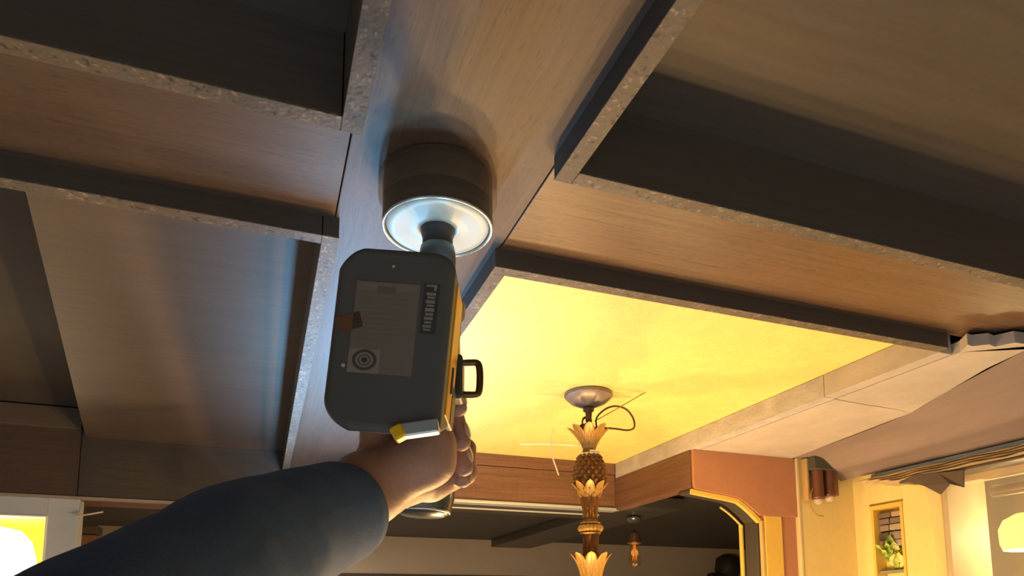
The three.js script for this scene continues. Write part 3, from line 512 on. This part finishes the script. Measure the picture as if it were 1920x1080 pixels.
// ---------------------------------------------------------------- the person's arm
{
  const T = new THREE.Matrix4().makeRotationY(YAW).setPosition(AX[0], 0, AX[1]);
  const L = (x, y, z) => V(x, y, z + .016).applyMatrix4(T);
  const path = new THREE.CatmullRomCurve3([V(.062, .083, -.552), V(.041, .071, -.527), V(.001, .045, -.47), V(-.043, .003, -.375), V(-.070, -.027, -.315), V(-.12, -.060, -.275), V(-.22, -.09, -.25), V(-.34, -.13, -.24)]);
  const caps = [];                                       // tapered capsules: a, b, ra, rb, blend
  const add = (a, b, ra, rb, k = .008) => caps.push([a, b, ra, rb, k]);
  const W = L(-.040, .100, .140);
  const fore = path.getPointAt(.06);
  add(W, fore, .0275, .029, .012);
  add(L(-.034, .106, .134), L(.010, .133, .124), .026, .0245, .014);         // heel of the hand, little-finger side
  add(L(.010, .133, .124), L(.017, .147, .128), .0240, .0175, .012);
  add(L(-.036, .106, .128), L(-.024, .132, .085), .028, .026, .014);           // palm
  add(L(-.024, .132, .085), L(-.030, .158, .075), .024, .017, .012);
  add(L(-.026, .112, .110), L(.004, .127, .058), .024, .0185, .012);         // ball of the thumb
  add(L(.006, .122, .058), L(.034, .140, .030), .0155, .0125, .008); add(L(.034, .140, .030), L(.036, .166, .020), .0120, .0098, .006);
  const nails = [];
  [[.131, .0088, .171, .008], [.108, .0096, .150, .0], [.084, .0098, .134, -.004], [.060, .0097, .128, -.004]].forEach(([z, r, ty, dz], i) => {
    const m = L(-.034, .168 + .002 * i, z - .004), p = L(-.022, .196 + (i ? .002 : 0), z), q = L(.026, .190 + (ty - .14) * .4, z + dz * .4), t = L(.0385 - .003 * (i === 3), ty, z + dz);
    add(m, p, r * 1.25, r * 1.1, .006); add(p, q, r * 1.08, r, .0035); add(q, t, r, r * .88, .003);
    add(L(-.030, .140, z - .008), m, .016, r * 1.3, .008);
    nails.push([t.clone().lerp(q, .18), t.clone().sub(q).normalize(), r]);
  });
  const sd = (p, [a, b, ra, rb]) => { const ba = b.clone().sub(a), h = Math.max(0, Math.min(1, p.clone().sub(a).dot(ba) / ba.lengthSq())); return p.distanceTo(a.clone().addScaledVector(ba, h)) - (ra + (rb - ra) * h); };
  const smin = (a, b, k) => { const h = Math.max(k - Math.abs(a - b), 0) / k; return Math.min(a, b) - h * h * k / 4; };
  const pre = caps.map(([a, b, ra, rb, k]) => ({ ax: a.x, ay: a.y, az: a.z, bx: b.x - a.x, by: b.y - a.y, bz: b.z - a.z, l: b.distanceToSquared(a), ra, rb, k }));
  const field = (x, y, z) => { let d = 1; for (const c of pre) { const px = x - c.ax, py = y - c.ay, pz = z - c.az, h = Math.max(0, Math.min(1, (px * c.bx + py * c.by + pz * c.bz) / c.l)); const e = Math.hypot(px - c.bx * h, py - c.by * h, pz - c.bz * h) - (c.ra + (c.rb - c.ra) * h); d = smin(d, e, c.k); } return d; };
  const RES = 112, half = .125, C = L(-.006, .135, .105).add(V(-.012, -.012, .0));
  const mc = new MarchingCubes(RES, new THREE.MeshBasicMaterial(), false, false, 200000);
  mc.isolation = 0; const hs = RES / 2;
  for (let k = 0; k < RES; k++) for (let j = 0; j < RES; j++) for (let i = 0; i < RES; i++) mc.field[i + j * RES + k * RES * RES] = -field(C.x + (i - hs) / hs * half, C.y + (j - hs) / hs * half, C.z + (k - hs) / hs * half);
  mc.update();
  const n = mc.count, hand = new THREE.BufferGeometry();
  hand.setAttribute('position', new THREE.BufferAttribute(mc.positionArray.slice(0, n * 3), 3));
  hand.scale(half, half, half); hand.translate(C.x, C.y, C.z);
  let hg = mergeVertices(hand, 1e-5); hg.computeVertexNormals();
  { const p = hg.attributes.position, uv = new Float32Array(p.count * 2); for (let i = 0; i < p.count; i++) { uv[2 * i] = (p.getX(i) + p.getZ(i) * .6) / .12; uv[2 * i + 1] = (p.getY(i) + p.getZ(i) * .3) / .12; } hg.setAttribute('uv', new THREE.BufferAttribute(uv, 2)); }
  // forearm and upper arm run inside the sleeve, along its own line
  const arm = sheet((u, v) => { const w = -.02 + v * .99, c = w < 0 ? W.clone().lerp(path.getPointAt(0), .8) : path.getPointAt(w), t = path.getTangentAt(Math.max(0, w)), s = V(0, 1, 0).cross(t).normalize(), q = t.clone().cross(s), a = u * 6.28318, r = .025 + .006 * Math.min(1, v * 2); return c.addScaledVector(s, Math.cos(a) * r).addScaledVector(q, Math.sin(a) * r); }, 24, 60, true);
  const per = thing('person', 'arm of a person in a navy long-sleeved top reaching up to hold the drill', 'person');
  const N = lattice(601), K = lattice(602);
  const skinMap = tex(256, (u, v) => { const k = 1 + .06 * (N(u * 7, v * 7, 7, 7) - .5) + .05 * (K(u * 50, v * 50, 50, 50) - .5), r = .05 * N(u * 5, v * 9, 5, 9); return [178 * k, (138 - 60 * r) * k, (122 - 70 * r) * k]; });
  const skinBump = tex(256, (u, v) => { const k = 255 * (.6 * K(u * 60, v * 60, 60, 60) + .4 * N(u * 20, v * 34, 20, 34)); return [k, k, k]; }, false);
  const skin = new THREE.MeshPhysicalMaterial({ map: skinMap, bumpMap: skinBump, bumpScale: .0002, roughness: .5, sheen: .2 });
  mesh('body', M([hg, arm]), skin, per);
  nails.forEach(([t, dir, r]) => {
    const out = L(1, 0, 0).sub(L(0, 0, 0)).addScaledVector(L(0, 0, 1).sub(L(0, 0, 0)), .25).normalize();
    const y = dir.clone(), z = out.clone().addScaledVector(y, -out.dot(y)).normalize(), x = y.clone().cross(z);
    const g = new THREE.SphereGeometry(1, 16, 10).scale(r * .62, r * .8, r * .22); g.applyMatrix4(new THREE.Matrix4().makeBasis(x, y, z).setPosition(t.clone().addScaledVector(z, r * .86)));
    mesh('fingernail', g, plain(0xd8ae9c, .3, 0, { clearcoat: .4 }), per);
  });
  // sleeve
  const S = lattice(611), S2 = lattice(612);
  const sl = (inner) => sheet((u, v) => {
    const c = path.getPointAt(v), t = path.getTangentAt(v), s = V(0, 1, 0).cross(t).normalize(), q = t.clone().cross(s), a = (inner ? 1 - u : u) * 6.28318;
    let r = .0405 + .007 * Math.min(1, v * 3.0) + .012 * Math.max(0, v - .5);
    const uu = (inner ? 1 - u : u);
    const folds = .0065 * (S(uu * 5 + v * 6, v * 9, 5, 90) - .5) * Math.min(1, v * 5) + .003 * (S2(uu * 9 - v * 10, v * 22, 9, 90) - .5) * Math.min(1, v * 6) + .009 * Math.sin(v * 46 + Math.sin(a) * 1.2) * Math.max(0, Math.min(1, (v - .52) * 7));
    r += folds; if (v < .02) r -= .0022 * (1 - v / .02);
    if (inner) r -= .0025;
    if (v > .985) r *= Math.max(.02, (1 - v) / .015);
    return c.addScaledVector(s, Math.cos(a) * r).addScaledVector(q, Math.sin(a) * r);
  }, 72, 150, true);
  const cloth = (() => { const A = lattice(621); const map = tex(256, (u, v) => { const k = 1 + .12 * (A(u * 128, v * 128, 128, 128) - .5) + .08 * (A(u * 9, v * 9, 9, 9) - .5); return [72 * k, 98 * k, 142 * k]; }); const b = tex(256, (u, v) => { const k = 128 + 60 * (Math.sin(u * 6.283 * 64) * Math.sin(v * 6.283 * 64)) + 60 * (A(u * 128, v * 128, 128, 128) - .5); return [k, k, k]; }, false); map.repeat.set(3, 6); b.repeat.set(3, 6); return new THREE.MeshPhysicalMaterial({ map, bumpMap: b, bumpScale: .0004, roughness: .9, sheen: .35, sheenRoughness: .6, sheenColor: new THREE.Color(.25, .28, .33) }); })();
  mesh('sleeve', M([sl(false), sl(true)]), cloth, per);
}

// ---------------------------------------------------------------- unseen LED batten behind the arm, placed to light the beam blue
{
  const X = .155, Y = .165, Z = -1.48, w = thing('unseen_work_light', 'unseen long LED lamp on a tripod hidden behind the raised arm, placed to light the beam blue', 'work light', [X, 0, Z]);
  const dark = plain(0x2f3133, .5);
  mesh('tray', slab(-.032, .032, Y - .016, Y - .006, -.42, .42, .002), dark, w);
  mesh('flap', slab(-.034, -.030, Y - .014, Y + .046, -.42, .42, .001), dark, w);  // taller flap shades the brown left panel from the unseen lamp
  mesh('flap', slab(.030, .034, Y - .014, Y + .022, -.42, .42, .001), dark, w);
  mesh('lens', slab(-.026, .026, Y - .006, Y - .002, -.41, .41, .001), new THREE.MeshStandardMaterial({ color: 0xffffff, emissive: 0x8cc4ff, emissiveIntensity: 2 }), w);
  mesh('pole', new THREE.CylinderGeometry(.009, .011, 1.28, 16).translate(-.012, Y - .655, -.2), dark, w);
  for (let k = 0; k < 3; k++) { const a = k * 2.094 + .4; mesh('leg', tube([V(-.012, -1.0, -.2), V(Math.sin(a) * .2, -1.4, Math.cos(a) * .2 - .2), V(Math.sin(a) * .4, -1.742, Math.cos(a) * .4 - .2)], .008, 8, 8), dark, w); }
  const s = new THREE.RectAreaLight(LED, LED_POWER, .05, .82); s.position.set(X, Y, Z); s.rotation.x = Math.PI / 2; scene.add(s);
}
// ---------------------------------------------------------------- unseen ceiling lamps behind the camera, placed to lift the dark areas
for (const [x, z] of [[-1.5, .75], [-.45, 1.25], [.9, 1.25], [-1.5, 1.6]]) {
  const y = .535, d = thing('unseen_downlight', 'unseen round white ceiling lamp behind the camera, placed to lift the dark areas', 'unseen_downlight', [x, y, z], 0, 'unseen lamps behind the camera');
  mesh('trim_ring', lathe([[.045, -.001], [.06, -.001], [.062, -.004], [.058, -.007], [.045, -.005]], 40), plain(0xe8e8e8, .4), d);
  mesh('diffuser', new THREE.CylinderGeometry(.046, .046, .004, 32).translate(0, -.0025, 0), new THREE.MeshStandardMaterial({ color: 0xffffff, emissive: 0xf4f8ff, emissiveIntensity: 3 }), d);
  const s = new THREE.SpotLight(DOWN, DOWN_POWER, 0, 55 * Math.PI / 180, .6, 2); s.position.set(x, y - .02, z); s.target.position.set(x, FLOOR, z); s.castShadow = true; s.shadow.radius = 4; scene.add(s, s.target);
}
{
  const d = thing('unseen_downlight', 'unseen round lamp in the low dark ceiling of the next room, placed to light its far wall', 'unseen_downlight', [.02, .456, -3.15]);
  mesh('trim_ring', lathe([[.045, -.001], [.06, -.001], [.062, -.004], [.058, -.007], [.045, -.005]], 40), plain(0xe8e8e8, .4), d);
  mesh('diffuser', new THREE.CylinderGeometry(.046, .046, .004, 32).translate(0, -.0025, 0), new THREE.MeshStandardMaterial({ color: 0xffffff, emissive: 0xffeed8, emissiveIntensity: 3 }), d);
  const s = new THREE.SpotLight(FAR, FAR_POWER, 0, 80 * Math.PI / 180, .4, 2); s.position.set(.02, .44, -3.15); s.target.position.set(.4, FLOOR, -3.6); s.castShadow = true; s.shadow.radius = 4; scene.add(s, s.target);
}
renderer.render(scene, camera);
